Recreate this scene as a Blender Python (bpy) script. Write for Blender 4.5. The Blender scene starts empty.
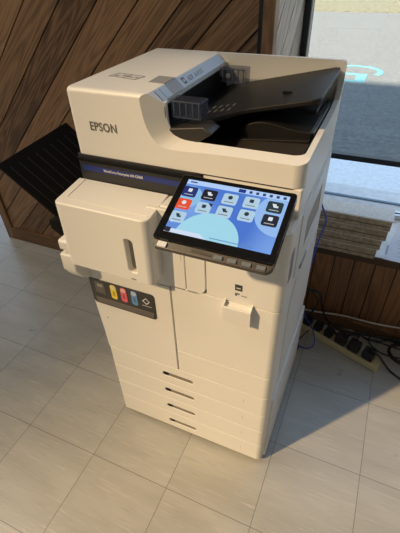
import bpy, bmesh, math, random
from mathutils import Vector, Matrix, Euler
random.seed(7)
C = bpy.context.scene.collection
PI = math.pi

# ------------------------------------------------------------------ camera
cam_data = bpy.data.cameras.new('camera'); cam = bpy.data.objects.new('camera', cam_data); C.objects.link(cam)
rot = Matrix.Rotation(0.436256, 4, 'Z') @ Matrix.Rotation(0.889442, 4, 'X') @ Matrix.Rotation(-0.038138, 4, 'Z')
cam.matrix_world = Matrix.Translation((1.60536, -0.480075, 1.47216)) @ rot
cam_data.sensor_fit = 'VERTICAL'; cam_data.sensor_height = 36.0; cam_data.sensor_width = 36.0
cam_data.lens = 36.0 * 399.65 / 533.0
cam_data.clip_start = 0.02; cam_data.clip_end = 300
bpy.context.scene.camera = cam

# ------------------------------------------------------------------ world, sun, exposure
world = bpy.data.worlds.new('world'); bpy.context.scene.world = world; world.use_nodes = True
wn = world.node_tree; bg = wn.nodes['Background']
wtc = wn.nodes.new('ShaderNodeTexCoord'); wsp = wn.nodes.new('ShaderNodeSeparateXYZ'); wr = wn.nodes.new('ShaderNodeValToRGB')
wn.links.new(wtc.outputs['Generated'], wsp.inputs[0]); wn.links.new(wsp.outputs['Z'], wr.inputs[0]); wn.links.new(wr.outputs[0], bg.inputs[0])
wr.color_ramp.elements[0].position = 0.0; wr.color_ramp.elements[0].color = (0.78, 0.90, 0.98, 1)
wr.color_ramp.elements[1].position = 0.7; wr.color_ramp.elements[1].color = (0.45, 0.66, 0.96, 1)
bg.inputs[1].default_value = 1.55
SUN_DIR = Vector((0.645 * 0.80, 0.764 * 0.80, -0.60)).normalized()
sd = bpy.data.lights.new('sun', 'SUN'); sun = bpy.data.objects.new('sun', sd); C.objects.link(sun)
sun.rotation_euler = SUN_DIR.to_track_quat('-Z', 'Y').to_euler()
sd.energy = 19.5; sd.color = (1.0, 0.90, 0.75); sd.angle = math.radians(2.0)
vs = bpy.context.scene.view_settings
vs.view_transform = 'Standard'; vs.look = 'None'; vs.gamma = 1.0; vs.use_curve_mapping = False
vs.exposure = 0.0
def fill_panel(x, y, e):
    l = bpy.data.lights.new('added_fill_light', 'AREA'); l.shape = 'RECTANGLE'; l.size = 1.2; l.size_y = 0.6
    l.energy = e; l.color = (1.0, 0.90, 0.78)
    o = bpy.data.objects.new('added_fill_light', l); C.objects.link(o); o.location = (x, y, 3.5)
fill_panel(-0.9, -0.5, 38)  # unseen warm fill light, added to brighten the panelled wall
def portal(x, y, z, sx, sy, rx, rz):
    l = bpy.data.lights.new('window_portal', 'AREA'); l.shape = 'RECTANGLE'; l.size = sx; l.size_y = sy
    o = bpy.data.objects.new('window_portal', l); C.objects.link(o); o.location = (x, y, z); o.rotation_euler = (rx, 0, rz)
    l.cycles.is_portal = True
portal(2.2, 1.60, 1.9, 2.0, 3.0, -PI / 2, 0)      # bay window, light travels towards -y
portal(-1.7, 1.60, 1.25, 2.4, 2.3, -PI / 2, 0)
portal(-0.4, -1.62, 2.15, 3.0, 2.8, PI / 2, 0)

# ------------------------------------------------------------------ materials
def mat(name, col, rough=0.5, metal=0.0, spec=0.5, emit=None, es=1.0, alpha=None, coat=0.0, bump=0.0, bscale=200, var=0.0):
    m = bpy.data.materials.new(name); m.use_nodes = True
    nt = m.node_tree; b = nt.nodes['Principled BSDF']
    b.inputs['Base Color'].default_value = (*col, 1); b.inputs['Roughness'].default_value = rough
    b.inputs['Metallic'].default_value = metal; b.inputs['Specular IOR Level'].default_value = spec
    b.inputs['Coat Weight'].default_value = coat
    if emit: b.inputs['Emission Color'].default_value = (*emit, 1); b.inputs['Emission Strength'].default_value = es
    if alpha is not None: b.inputs['Alpha'].default_value = alpha
    tc = nt.nodes.new('ShaderNodeTexCoord')
    n = nt.nodes.new('ShaderNodeTexNoise'); n.inputs['Scale'].default_value = bscale; nt.links.new(tc.outputs['Object'], n.inputs['Vector'])
    if bump:
        bp = nt.nodes.new('ShaderNodeBump'); bp.inputs['Strength'].default_value = bump; bp.inputs['Distance'].default_value = 0.001
        nt.links.new(n.outputs[0], bp.inputs['Height']); nt.links.new(bp.outputs[0], b.inputs['Normal'])
    if var:
        r = nt.nodes.new('ShaderNodeValToRGB'); nt.links.new(n.outputs[0], r.inputs[0])
        r.color_ramp.elements[0].position = 0.3; r.color_ramp.elements[1].position = 0.7
        r.color_ramp.elements[0].color = (*[c * (1 - var) for c in col], 1); r.color_ramp.elements[1].color = (*[min(1, c * (1 + var)) for c in col], 1)
        nt.links.new(r.outputs[0], b.inputs['Base Color'])
    return m

def wood(name, dark, light, angle, spacing, offset, axis='x', scale=1.0, contrast=1.0, rough=0.42):
    """boards running at `angle` in the x/z plane; every board gets its own tone and grain"""
    m = bpy.data.materials.new(name); m.use_nodes = True
    nt = m.node_tree; L = nt.links; b = nt.nodes['Principled BSDF']; b.inputs['Roughness'].default_value = rough
    tc = nt.nodes.new('ShaderNodeTexCoord'); sp = nt.nodes.new('ShaderNodeSeparateXYZ'); L.new(tc.outputs['Object'], sp.inputs[0])
    def M(op, a, c=None, d=None):
        n = nt.nodes.new('ShaderNodeMath'); n.operation = op
        for k, v in enumerate((a, c, d)):
            if v is None: continue
            if isinstance(v, (int, float)): n.inputs[k].default_value = v
            else: L.new(v, n.inputs[k])
        return n.outputs[0]
    h = M('ADD', sp.outputs['X'], sp.outputs['Y']) if axis == 'xy' else sp.outputs['X' if axis == 'x' else 'Y']
    ca, sa = math.cos(angle), math.sin(angle)
    u = M('ADD', M('MULTIPLY', h, ca), M('MULTIPLY', sp.outputs['Z'], sa))
    v = M('SUBTRACT', M('MULTIPLY', sp.outputs['Z'], ca), M('MULTIPLY', h, sa))
    idx = M('FLOOR', M('DIVIDE', M('SUBTRACT', v, offset), spacing))
    wnz = nt.nodes.new('ShaderNodeTexWhiteNoise'); wnz.noise_dimensions = '1D'; L.new(idx, wnz.inputs['W'])
    comb = nt.nodes.new('ShaderNodeCombineXYZ')
    L.new(M('ADD', M('MULTIPLY', u, 0.75 * scale), M('MULTIPLY', idx, 7.31)), comb.inputs[0]); L.new(M('MULTIPLY', v, 9 * scale), comb.inputs[1]); L.new(M('MULTIPLY', idx, 3.7), comb.inputs[2])
    n1 = nt.nodes.new('ShaderNodeTexNoise'); n1.inputs['Scale'].default_value = 1.5; n1.inputs['Detail'].default_value = 1.5; n1.inputs['Roughness'].default_value = 0.4; L.new(comb.outputs[0], n1.inputs['Vector'])
    rings = M('SINE', M('MULTIPLY', n1.outputs[0], 75.0))
    rings = M('MULTIPLY_ADD', rings, 0.5, 0.5)
    comb2 = nt.nodes.new('ShaderNodeCombineXYZ'); L.new(M('MULTIPLY', u, 5), comb2.inputs[0]); L.new(M('MULTIPLY', v, 120), comb2.inputs[1]); L.new(idx, comb2.inputs[2])
    n2 = nt.nodes.new('ShaderNodeTexNoise'); n2.inputs['Scale'].default_value = 1.6; n2.inputs['Detail'].default_value = 3; L.new(comb2.outputs[0], n2.inputs['Vector'])
    mix = M('ADD', M('MULTIPLY', M('POWER', rings, 0.8), 0.26), M('MULTIPLY', n2.outputs[0], 0.74))
    mix = M('ADD', mix, M('MULTIPLY', M('SUBTRACT', wnz.outputs[0], 0.5), 0.35))
    r = nt.nodes.new('ShaderNodeValToRGB'); L.new(mix, r.inputs[0])
    r.color_ramp.elements[0].position = 0.5 - 0.38 * contrast; r.color_ramp.elements[0].color = (*dark, 1)
    r.color_ramp.elements[1].position = 0.5 + 0.38 * contrast; r.color_ramp.elements[1].color = (*light, 1)
    L.new(r.outputs[0], b.inputs['Base Color'])
    bp = nt.nodes.new('ShaderNodeBump'); bp.inputs['Strength'].default_value = 0.25; bp.inputs['Distance'].default_value = 0.002
    L.new(mix, bp.inputs['Height']); L.new(bp.outputs[0], b.inputs['Normal'])
    return m

def tile_material():
    m = bpy.data.materials.new('vinyl_tile'); m.use_nodes = True
    nt = m.node_tree; L = nt.links; b = nt.nodes['Principled BSDF']; b.inputs['Specular IOR Level'].default_value = 0.75
    tc = nt.nodes.new('ShaderNodeTexCoord'); sp = nt.nodes.new('ShaderNodeSeparateXYZ'); L.new(tc.outputs['Object'], sp.inputs[0])
    def M(op, a, c=None):
        n = nt.nodes.new('ShaderNodeMath'); n.operation = op
        for k, v in enumerate((a, c)):
            if v is None: continue
            if isinstance(v, (int, float)): n.inputs[k].default_value = v
            else: L.new(v, n.inputs[k])
        return n.outputs[0]
    s = 0.3048
    def line(o):
        f = M('FRACT', M('ADD', M('DIVIDE', o, s), 0.5)); return M('LESS_THAN', M('ABSOLUTE', M('SUBTRACT', f, 0.5)), 0.0034)
    grout = M('MAXIMUM', line(sp.outputs['X']), line(sp.outputs['Y']))
    ix = M('FLOOR', M('DIVIDE', sp.outputs['X'], s)); iy = M('FLOOR', M('DIVIDE', sp.outputs['Y'], s))
    cid = nt.nodes.new('ShaderNodeCombineXYZ'); L.new(ix, cid.inputs[0]); L.new(iy, cid.inputs[1])
    w = nt.nodes.new('ShaderNodeTexWhiteNoise'); w.noise_dimensions = '2D'; L.new(cid.outputs[0], w.inputs['Vector'])
    # streaks running roughly along x
    def streak(sx, sy, sc, det, lo, hi):
        mp = nt.nodes.new('ShaderNodeMapping'); mp.inputs['Scale'].default_value = (sx, sy, 1); mp.inputs['Rotation'].default_value = (0, 0, 0.06)
        ad = nt.nodes.new('ShaderNodeVectorMath'); ad.operation = 'ADD'; L.new(tc.outputs['Object'], ad.inputs[0])
        sc2 = nt.nodes.new('ShaderNodeVectorMath'); sc2.operation = 'SCALE'; L.new(w.outputs['Color'], sc2.inputs[0]); sc2.inputs['Scale'].default_value = 5.0
        L.new(sc2.outputs[0], ad.inputs[1]); L.new(ad.outputs[0], mp.inputs['Vector'])
        n = nt.nodes.new('ShaderNodeTexNoise'); n.inputs['Scale'].default_value = sc; n.inputs['Detail'].default_value = det; L.new(mp.outputs[0], n.inputs['Vector'])
        r = nt.nodes.new('ShaderNodeMapRange'); r.inputs[1].default_value = lo; r.inputs[2].default_value = hi; L.new(n.outputs[0], r.inputs[0])
        return r.outputs[0]
    light = streak(11, 210, 1.0, 4, 0.58, 0.80); dark = streak(9, 150, 1.3, 4, 0.58, 0.85); soft = streak(3, 14, 1.0, 2, 0.3, 0.7)
    base = nt.nodes.new('ShaderNodeMix'); base.data_type = 'RGBA'; L.new(soft, base.inputs[0])
    base.inputs[6].default_value = (0.375, 0.362, 0.322, 1); base.inputs[7].default_value = (0.45, 0.437, 0.392, 1)
    m1 = nt.nodes.new('ShaderNodeMix'); m1.data_type = 'RGBA'; L.new(M('MULTIPLY', light, 0.75), m1.inputs[0]); L.new(base.outputs[2], m1.inputs[6]); m1.inputs[7].default_value = (0.62, 0.59, 0.52, 1)
    m2 = nt.nodes.new('ShaderNodeMix'); m2.data_type = 'RGBA'; L.new(M('MULTIPLY', dark, 0.5), m2.inputs[0]); L.new(m1.outputs[2], m2.inputs[6]); m2.inputs[7].default_value = (0.22, 0.19, 0.15, 1)
    # small black specks of wear
    vo = nt.nodes.new('ShaderNodeTexVoronoi'); vo.inputs['Scale'].default_value = 7.0; L.new(tc.outputs['Object'], vo.inputs['Vector'])
    m3 = nt.nodes.new('ShaderNodeMix'); m3.data_type = 'RGBA'; L.new(M('MULTIPLY', M('LESS_THAN', vo.outputs['Distance'], 0.022), 0.7), m3.inputs[0]); L.new(m2.outputs[2], m3.inputs[6]); m3.inputs[7].default_value = (0.1, 0.08, 0.06, 1)
    m4 = nt.nodes.new('ShaderNodeMix'); m4.data_type = 'RGBA'; L.new(M('MULTIPLY', grout, 0.85), m4.inputs[0]); L.new(m3.outputs[2], m4.inputs[6]); m4.inputs[7].default_value = (0.11, 0.095, 0.08, 1)
    L.new(m4.outputs[2], b.inputs['Base Color'])
    n = nt.nodes.new('ShaderNodeTexNoise'); n.inputs['Scale'].default_value = 9; L.new(tc.outputs['Object'], n.inputs['Vector'])
    rr = nt.nodes.new('ShaderNodeMapRange'); rr.inputs[3].default_value = 0.22; rr.inputs[4].default_value = 0.42; L.new(n.outputs[0], rr.inputs[0]); L.new(rr.outputs[0], b.inputs['Roughness'])
    bp = nt.nodes.new('ShaderNodeBump'); bp.inputs['Strength'].default_value = 0.35; bp.inputs['Distance'].default_value = 0.0015; L.new(n.outputs[0], bp.inputs['Height']); L.new(bp.outputs[0], b.inputs['Normal'])
    return m

def glass(name, tint, gloss=0.06):
    m = bpy.data.materials.new(name); m.use_nodes = True; nt = m.node_tree; nt.nodes.clear()
    o = nt.nodes.new('ShaderNodeOutputMaterial'); t = nt.nodes.new('ShaderNodeBsdfTransparent'); g = nt.nodes.new('ShaderNodeBsdfGlossy'); mx = nt.nodes.new('ShaderNodeMixShader')
    t.inputs[0].default_value = (*tint, 1); g.inputs['Roughness'].default_value = 0.02
    fr = nt.nodes.new('ShaderNodeLayerWeight'); pw = nt.nodes.new('ShaderNodeMath'); pw.operation = 'POWER'; pw.inputs[1].default_value = 5.0; nt.links.new(fr.outputs['Facing'], pw.inputs[0])
    mu = nt.nodes.new('ShaderNodeMath'); mu.operation = 'MULTIPLY_ADD'; mu.inputs[1].default_value = 0.9; mu.inputs[2].default_value = gloss; nt.links.new(pw.outputs[0], mu.inputs[0])
    nt.links.new(mu.outputs[0], mx.inputs[0]); nt.links.new(t.outputs[0], mx.inputs[1]); nt.links.new(g.outputs[0], mx.inputs[2]); nt.links.new(mx.outputs[0], o.inputs[0])
    return m

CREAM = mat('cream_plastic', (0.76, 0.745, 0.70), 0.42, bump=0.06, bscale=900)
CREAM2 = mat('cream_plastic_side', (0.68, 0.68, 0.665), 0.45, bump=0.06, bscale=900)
GAP = mat('seam_dark', (0.05, 0.045, 0.04), 0.8)
BLACK = mat('black_plastic', (0.012, 0.012, 0.013), 0.42, bump=0.15, bscale=700)
BLACKM = mat('black_plastic_matt', (0.005, 0.005, 0.005), 0.6, spec=0.15)
DARKBR = mat('dark_tray_plastic', (0.010, 0.0095, 0.009), 0.45, spec=0.25, bump=0.15, bscale=800)
DGREY = mat('dark_grey_plastic', (0.035, 0.036, 0.04), 0.4)
BAND = mat('charcoal_band', (0.02, 0.02, 0.023), 0.35)
BLUE = mat('blue_stripe', (0.015, 0.03, 0.20), 0.4)
WHITE = mat('white_print', (0.75, 0.75, 0.75), 0.5)
GREYPRINT = mat('grey_print', (0.12, 0.12, 0.12), 0.5)
LBLUE = mat('sky_tinted_plastic', (0.50, 0.58, 0.70), 0.35)  # blue of the sky's light put into the feeder strip's colour
GREYTAB = mat('grey_tab', (0.30, 0.30, 0.31), 0.35)
SILVER = mat('brushed_silver', (0.085, 0.077, 0.070), 0.36, metal=0.5, bump=0.2, bscale=300)
GLOSSB = mat('bezel_glass', (0.004, 0.004, 0.005), 0.08, coat=0.3)
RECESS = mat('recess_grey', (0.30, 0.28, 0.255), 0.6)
SMOKE = mat('smoked_clear_plastic', (0.03, 0.04, 0.07), 0.12, alpha=0.45)
RUBBER = mat('black_rubber', (0.010, 0.010, 0.011), 0.5)
BCABLE = mat('blue_cable', (0.035, 0.075, 0.42), 0.4)
WCABLE = mat('white_cable', (0.55, 0.53, 0.50), 0.45)
IVORY = mat('ivory_plastic', (0.55, 0.47, 0.27), 0.45, bump=0.1)
PLASTER = mat('plaster', (0.62, 0.60, 0.56), 0.9, bump=0.3, bscale=60)
FRAMEM = mat('dark_bronze_frame', (0.015, 0.018, 0.024), 0.35, metal=0.3)
ALU = mat('aluminium', (0.65, 0.67, 0.70), 0.3, metal=0.9)
GASKET = mat('gasket', (0.45, 0.44, 0.42), 0.5)
PAPER = mat('paper', (0.74, 0.74, 0.80), 0.7, var=0.03, bscale=30)
DIAG = wood('diagonal_boards', (0.080, 0.038, 0.016), (0.31, 0.170, 0.078), PI / 4, 0.1245, 0.055, 'x', contrast=0.75)
RETW = wood('daylit_return_boards', (0.15, 0.11, 0.075), (0.68, 0.56, 0.44), PI / 4 , 0.1245, 0.055, 'xy', contrast=0.9, rough=0.6)  # same diagonal boards, lightened: the window's daylight is put into the colour
VERT = wood('vertical_boards', (0.11, 0.048, 0.020), (0.28, 0.135, 0.060), PI / 2, 0.083, -1.563, 'x', scale=0.8)
TRIMW = wood('trim_wood', (0.12, 0.056, 0.022), (0.36, 0.19, 0.08), PI / 2, 3, -5, 'x', scale=1.6)
BASEW = wood('base_wood', (0.09, 0.042, 0.018), (0.26, 0.135, 0.06), 0, 3, -5, 'x', scale=1.6)
BOARDW = mat('stack_edge', (0.34, 0.285, 0.21), 0.85, var=0.3, bscale=55, bump=0.5)
BOARDT = mat('stack_top', (0.84, 0.83, 0.80), 0.8, var=0.12, bscale=120)
TILE = tile_material()

# ------------------------------------------------------------------ mesh helpers
def add_box(bm, x0, x1, y0, y1, z0, z1):
    v = [bm.verts.new((x, y, z)) for z in (z0, z1) for x, y in ((x0, y0), (x1, y0), (x1, y1), (x0, y1))]
    for f in ((3, 2, 1, 0), (4, 5, 6, 7), (0, 1, 5, 4), (1, 2, 6, 5), (2, 3, 7, 6), (3, 0, 4, 7)): bm.faces.new([v[i] for i in f])
    return bm
def bx(*a):
    return add_box(bmesh.new(), *a)
def add_prism(bm, pts, axis, a, b):
    """extrude a 2-D outline: axis 'y' takes (x,z), 'x' takes (y,z), 'z' takes (x,y)"""
    def P(p, t):
        return {'y': (p[0], t, p[1]), 'x': (t, p[0], p[1]), 'z': (p[0], p[1], t)}[axis]
    A = [bm.verts.new(P(p, a)) for p in pts]; B = [bm.verts.new(P(p, b)) for p in pts]
    fs = [bm.faces.new(A[::-1]), bm.faces.new(B)]; n = len(pts)
    for i in range(n): fs.append(bm.faces.new((A[i], A[(i + 1) % n], B[(i + 1) % n], B[i])))
    bmesh.ops.recalc_face_normals(bm, faces=fs)
    return bm
def prism(pts, axis, a, b): return add_prism(bmesh.new(), pts, axis, a, b)
def rrect(x0, x1, y0, y1, r, n=5):
    """rounded rectangle; r may be one radius or four (bl, br, tr, tl)"""
    rs = r if isinstance(r, (tuple, list)) else (r,) * 4
    out = []
    for (cx, cy, a0), q in zip(((x0, y0, PI), (x1, y0, 1.5 * PI), (x1, y1, 0), (x0, y1, 0.5 * PI)), rs):
        sx = 1 if cx == x0 else -1; sy = 1 if cy == y0 else -1
        if q <= 0: out.append((cx, cy)); continue
        for k in range(n + 1):
            a = a0 + 0.5 * PI * k / n
            out.append((cx + sx * q + q * math.cos(a), cy + sy * q + q * math.sin(a)))
    return out
def catmull(pts, n=8):
    P = [Vector(p) for p in pts]; P = [2 * P[0] - P[1]] + P + [2 * P[-1] - P[-2]]; out = []
    for i in range(1, len(P) - 2):
        for k in range(n):
            t = k / n; a, b, c, d = P[i - 1], P[i], P[i + 1], P[i + 2]
            out.append(0.5 * ((2 * b) + (c - a) * t + (2 * a - 5 * b + 4 * c - d) * t * t + (3 * b - a - 3 * c + d) * t ** 3))
    out.append(P[-2]); return out
def add_tube(bm, pts, r, seg=8, smooth=True, n=8):
    pts = catmull(pts, n) if smooth else [Vector(p) for p in pts]
    up = Vector((0.13, 0.21, 1)).normalized(); rings = []
    for i, p in enumerate(pts):
        t = (pts[min(i + 1, len(pts) - 1)] - pts[max(i - 1, 0)]).normalized()
        s = t.cross(up)
        if s.length < 1e-4: s = t.cross(Vector((1, 0, 0)))
        s.normalize(); up = s.cross(t).normalized()
        rings.append([bm.verts.new(p + r * (math.cos(2 * PI * k / seg) * s + math.sin(2 * PI * k / seg) * up)) for k in range(seg)])
    fs = []
    for a, b in zip(rings, rings[1:]):
        for k in range(seg): fs.append(bm.faces.new((a[k], a[(k + 1) % seg], b[(k + 1) % seg], b[k])))
    fs.append(bm.faces.new(rings[0][::-1])); fs.append(bm.faces.new(rings[-1]))
    bmesh.ops.recalc_face_normals(bm, faces=fs)
    return bm
def finish(me):
    for p in me.polygons: p.use_smooth = True
    me.set_sharp_from_angle(angle=math.radians(38))
def obj(name, bm, m, parent=None, bevel=0.0, seg=3, cut=None, loc=None):
    me = bpy.data.meshes.new(name); bm.to_mesh(me); bm.free()
    o = bpy.data.objects.new(name, me); C.objects.link(o)
    for q in (m if isinstance(m, (list, tuple)) else [m]): me.materials.append(q)
    tmp = []
    if cut:
        for cbm in cut:
            cm = bpy.data.meshes.new('cut'); cbm.to_mesh(cm); cbm.free(); co = bpy.data.objects.new('cut', cm); C.objects.link(co); tmp.append(co)
            for q in me.materials: cm.materials.append(q)
            md = o.modifiers.new('b', 'BOOLEAN'); md.operation = 'DIFFERENCE'; md.object = co; md.solver = 'EXACT'
    if bevel:
        md = o.modifiers.new('v', 'BEVEL'); md.width = bevel; md.segments = seg; md.limit_method = 'ANGLE'; md.angle_limit = math.radians(40); md.harden_normals = False
        md = o.modifiers.new('w', 'WEIGHTED_NORMAL'); md.keep_sharp = True
    if cut or bevel:
        if bevel:
            for p in me.polygons: p.use_smooth = True
        dg = bpy.context.evaluated_depsgraph_get(); dg.update()
        nm = bpy.data.meshes.new_from_object(o.evaluated_get(dg), depsgraph=dg); o.modifiers.clear(); o.data = nm; bpy.data.meshes.remove(me); nm.name = name
        for t in tmp:
            d = t.data; bpy.data.objects.remove(t); bpy.data.meshes.remove(d)
        if not bevel: finish(nm)
    else: finish(me)
    if parent: o.parent = parent
    if loc: o.location = loc
    return o
def thing(name, label, cat, loc=(0, 0, 0), rz=0, group=None):
    o = bpy.data.objects.new(name, None); o.empty_display_size = 0.05; C.objects.link(o); o.location = loc; o.rotation_euler = (0, 0, rz)
    return tag(o, label, cat, group)
def tag(o, label, cat, group=None):
    o['label'] = label; o['category'] = cat
    if group: o['group'] = group
    return o
def struct(name, bm, m, bevel=0.0, parent=None):
    o = obj(name, bm, m, parent, bevel)
    if not parent: o['kind'] = 'structure'
    return o
def text(name, body, size, m, parent, origin, ex, ey, lift=0.0004, align='LEFT', depth=0.0003, stretch=1.0, bold=0.0, space=1.0):
    """lettering: origin, ex = reading direction, ey = up direction"""
    cu = bpy.data.curves.new(name, 'FONT'); cu.body = body; cu.size = size; cu.align_x = align; cu.extrude = depth; cu.offset = bold; cu.resolution_u = 3; cu.space_character = space
    t = bpy.data.objects.new(name, cu); C.objects.link(t); dg = bpy.context.evaluated_depsgraph_get(); dg.update()
    me = bpy.data.meshes.new_from_object(t.evaluated_get(dg)); bpy.data.objects.remove(t); bpy.data.curves.remove(cu)
    X = Vector(ex).normalized(); Y = Vector(ey).normalized(); N = X.cross(Y)
    R = Matrix((X * stretch, Y, N)).transposed().to_4x4(); me.transform(Matrix.Translation(Vector(origin) + N * lift) @ R)
    me.materials.clear(); me.materials.append(m)
    o = bpy.data.objects.new(name, me); C.objects.link(o); o.parent = parent
    return o

# ------------------------------------------------------------------ the setting
S = 0.3048
WY = 0.997            # face of the panelled wall
GY = 1.47             # plane of the display window
struct('floor', bx(-3.0, 3.2, -1.6, 1.62, -0.08, 0.0), TILE)
struct('ceiling', bx(-3.0, 3.2, -1.6, 1.6, 3.6, 4.21), PLASTER)

def clip(poly, a, b, c):          # keep a*x+b*y<=c
    out = []
    for i in range(len(poly)):
        p, q = poly[i], poly[(i + 1) % len(poly)]; fp = a * p[0] + b * p[1] - c; fq = a * q[0] + b * q[1] - c
        if fp <= 0: out.append(p)
        if fp * fq < 0: t = fp / (fp - fq); out.append((p[0] + t * (q[0] - p[0]), p[1] + t * (q[1] - p[1])))
    return out
def boards(bm, rect, angle, spacing, offset, axis, a, b, gap=0.006):
    x0, x1, z0, z1 = rect; ca, sa = math.cos(angle), math.sin(angle)
    vs_ = [z * ca - x * sa for x in (x0, x1) for z in (z0, z1)]
    k0 = math.floor((min(vs_) - offset) / spacing); k1 = math.ceil((max(vs_) - offset) / spacing)
    for k in range(k0, k1):
        lo = offset + k * spacing + gap / 2; hi = offset + (k + 1) * spacing - gap / 2
        po = [(x0, z0), (x1, z0), (x1, z1), (x0, z1)]
        po = clip(po, -sa, ca, hi)
        if len(po) > 2: po = clip(po, sa, -ca, -lo)
        if len(po) > 2: add_prism(bm, po, axis, a, b)
GROOVE = mat('groove_stain', (0.02, 0.010, 0.006), 0.8)
# left part of the panelled wall: 45 degree boards
bm = bmesh.new(); boards(bm, (-0.40, 1.17, 0.085, 3.6), PI / 4, 0.1245, 0.055, 'y', WY, WY + 0.012)
w = struct('wall_back', bm, DIAG)
struct('wall_back_core', bx(-0.45, 1.20, WY + 0.006, 1.12, 0, 3.6), GROOVE)
struct('trim_1', bx(-0.455, -0.398, WY - 0.014, 1.125, 0, 3.6), TRIMW, 0.003)
struct('baseboard_left', bx(-0.40, 1.22, WY - 0.012, WY + 0.02, 0, 0.088), BASEW, 0.003)
struct('trim_2', bx(1.166, 1.181, WY - 0.012, WY + 0.03, 0.44, 3.6), FRAMEM, 0.001)
struct('trim_3', bx(1.181, 1.222, WY - 0.018, WY + 0.03, 0.44, 3.6), TRIMW, 0.003)
# return wall towards the window
bm = bmesh.new(); boards(bm, (WY + 0.03, GY + 0.02, 0.44, 3.6), PI / 4, 0.1245, 0.02, 'x', 1.208, 1.220, 0.007)
struct('wall_return', bm, RETW)
struct('wall_return_core', bx(1.13, 1.214, WY + 0.03, 1.60, 0, 3.6), GROOVE)
# knee wall under the window
bm = bmesh.new(); boards(bm, (1.20, 3.2, 0.05, 0.42), PI / 2, 0.083, -1.563, 'y', WY, WY + 0.012, 0.005)
struct('wall_knee', bm, VERT)
struct('wall_knee_core', bx(1.20, 3.2, WY + 0.006, 1.62, -0.05, 0.415), GROOVE)
struct('baseboard_right', bx(1.20, 3.2, WY - 0.010, WY + 0.02, 0, 0.055), BASEW, 0.003)
SILLM = mat('sill_laminate', (0.82, 0.82, 0.82), 0.4, var=0.08, bscale=35)
struct('trim_sill', bx(1.215, 3.2, WY + 0.002, GY + 0.13, 0.420, 0.440), SILLM, 0.003)
struct('trim_sill_edge', bx(1.215, 3.2, WY - 0.006, WY + 0.002, 0.405, 0.4395), mat('dark_edge', (0.05, 0.025, 0.012), 0.6))
# display window
bm = bmesh.new()
add_box(bm, 1.221, 1.247, GY - 0.03, GY + 0.04, 0.44, 3.55); add_box(bm, 1.247, 3.1, GY - 0.03, GY + 0.04, 3.50, 3.55)
add_box(bm, 3.07, 3.1, GY - 0.03, GY + 0.04, 0.44, 3.5); add_box(bm, 1.247, 3.07, GY - 0.012, GY + 0.02, 0.636, 0.662)
wf = struct('window_1', bm, FRAMEM, 0.001)
bm = bmesh.new(); add_box(bm, 1.221, 3.1, GY - 0.006, GY + 0.014, 0.428, 0.444); obj('window_track', bm, mat('track', (0.10, 0.17, 0.24), 0.35, metal=0.4), wf, 0.001)
bm = bmesh.new(); add_box(bm, 1.2475, 1.252, GY - 0.032, GY - 0.012, 0.45, 3.5); obj('gasket', bm, GASKET, wf)
obj('window_pane', bx(1.247, 3.07, GY + 0.004, GY + 0.008, 0.446, 3.5), glass('clear_glass', (0.975, 0.985, 0.99), 0.03), wf)
struct('wall_facade_header', bx(1.13, 3.2, GY - 0.05, 1.60, 3.55, 3.6), PLASTER)
struct('wall_right', bx(3.1, 3.2, -1.6, 1.6, 0, 3.6), PLASTER)
struct('wall_left', bx(-3.1, -3.0, -1.6, 1.6, 0, 3.6), PLASTER)
# facade behind the panelled wall, with its glazed opening
bm = bmesh.new(); add_box(bm, -3.0, 1.13, 1.5, 1.6, 2.4, 3.6); add_box(bm, -3.0, -2.9, 1.5, 1.6, 0, 2.4); add_box(bm, -0.5, 1.13, 1.5, 1.6, 0, 2.4)
struct('wall_facade_left', bm, PLASTER)
bm = bmesh.new(); add_box(bm, -2.9, -2.84, 1.5, 1.56, 0, 2.4); add_box(bm, -0.56, -0.5, 1.5, 1.56, 0, 2.4); add_box(bm, -2.84, -0.56, 1.5, 1.56, 2.34, 2.4); add_box(bm, -1.73, -1.67, 1.5, 1.56, 0, 2.34)
w2 = struct('window_2', bm, FRAMEM)
obj('window_pane', bx(-2.84, -0.56, 1.525, 1.53, 0.0, 2.34), glass('side_glass', (0.9, 0.93, 0.96), 0.04), w2)
# wall behind the photographer; window glass tint added to warm and dim the sun
OX0, OX1, OZ0, OZ1 = -1.9, 1.1, 0.75, 3.55
bm = bmesh.new()
add_box(bm, -3.0, OX0, -1.7, -1.6, 0, 3.6); add_box(bm, OX1, 3.2, -1.7, -1.6, 0, 3.6)
add_box(bm, OX0, OX1, -1.7, -1.6, 0, OZ0); add_box(bm, OX0, OX1, -1.7, -1.6, OZ1, 3.6)
struct('wall_front', bm, PLASTER)
bm = bmesh.new(); add_box(bm, OX0, OX1, -1.655, -1.65, OZ0, OZ1)
struct('window_3', bm, glass('sun_filter_glass', (0.440, 0.392, 0.322), 0.03))

# outside
ASPH = mat('asphalt', (0.15, 0.152, 0.155), 0.9, var=0.22, bscale=6, bump=0.6)
def asphalt():
    m = bpy.data.materials.new('asphalt_lot'); m.use_nodes = True; nt = m.node_tree; L = nt.links; b = nt.nodes['Principled BSDF']; b.inputs['Roughness'].default_value = 0.9
    tc = nt.nodes.new('ShaderNodeTexCoord')
    n = nt.nodes.new('ShaderNodeTexNoise'); n.inputs['Scale'].default_value = 22; n.inputs['Detail'].default_value = 6; n.inputs['Roughness'].default_value = 0.75; L.new(tc.outputs['Object'], n.inputs['Vector'])
    r = nt.nodes.new('ShaderNodeValToRGB'); L.new(n.outputs[0], r.inputs[0])
    r.color_ramp.elements[0].position = 0.3; r.color_ramp.elements[0].color = (0.075, 0.077, 0.073, 1); r.color_ramp.elements[1].position = 0.7; r.color_ramp.elements[1].color = (0.185, 0.190, 0.178, 1)
    L.new(r.outputs[0], b.inputs['Base Color']); return m
o = struct('parking_lot', bx(-30, 30, 3.30, 13.1, -0.35, -0.15), asphalt())
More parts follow.
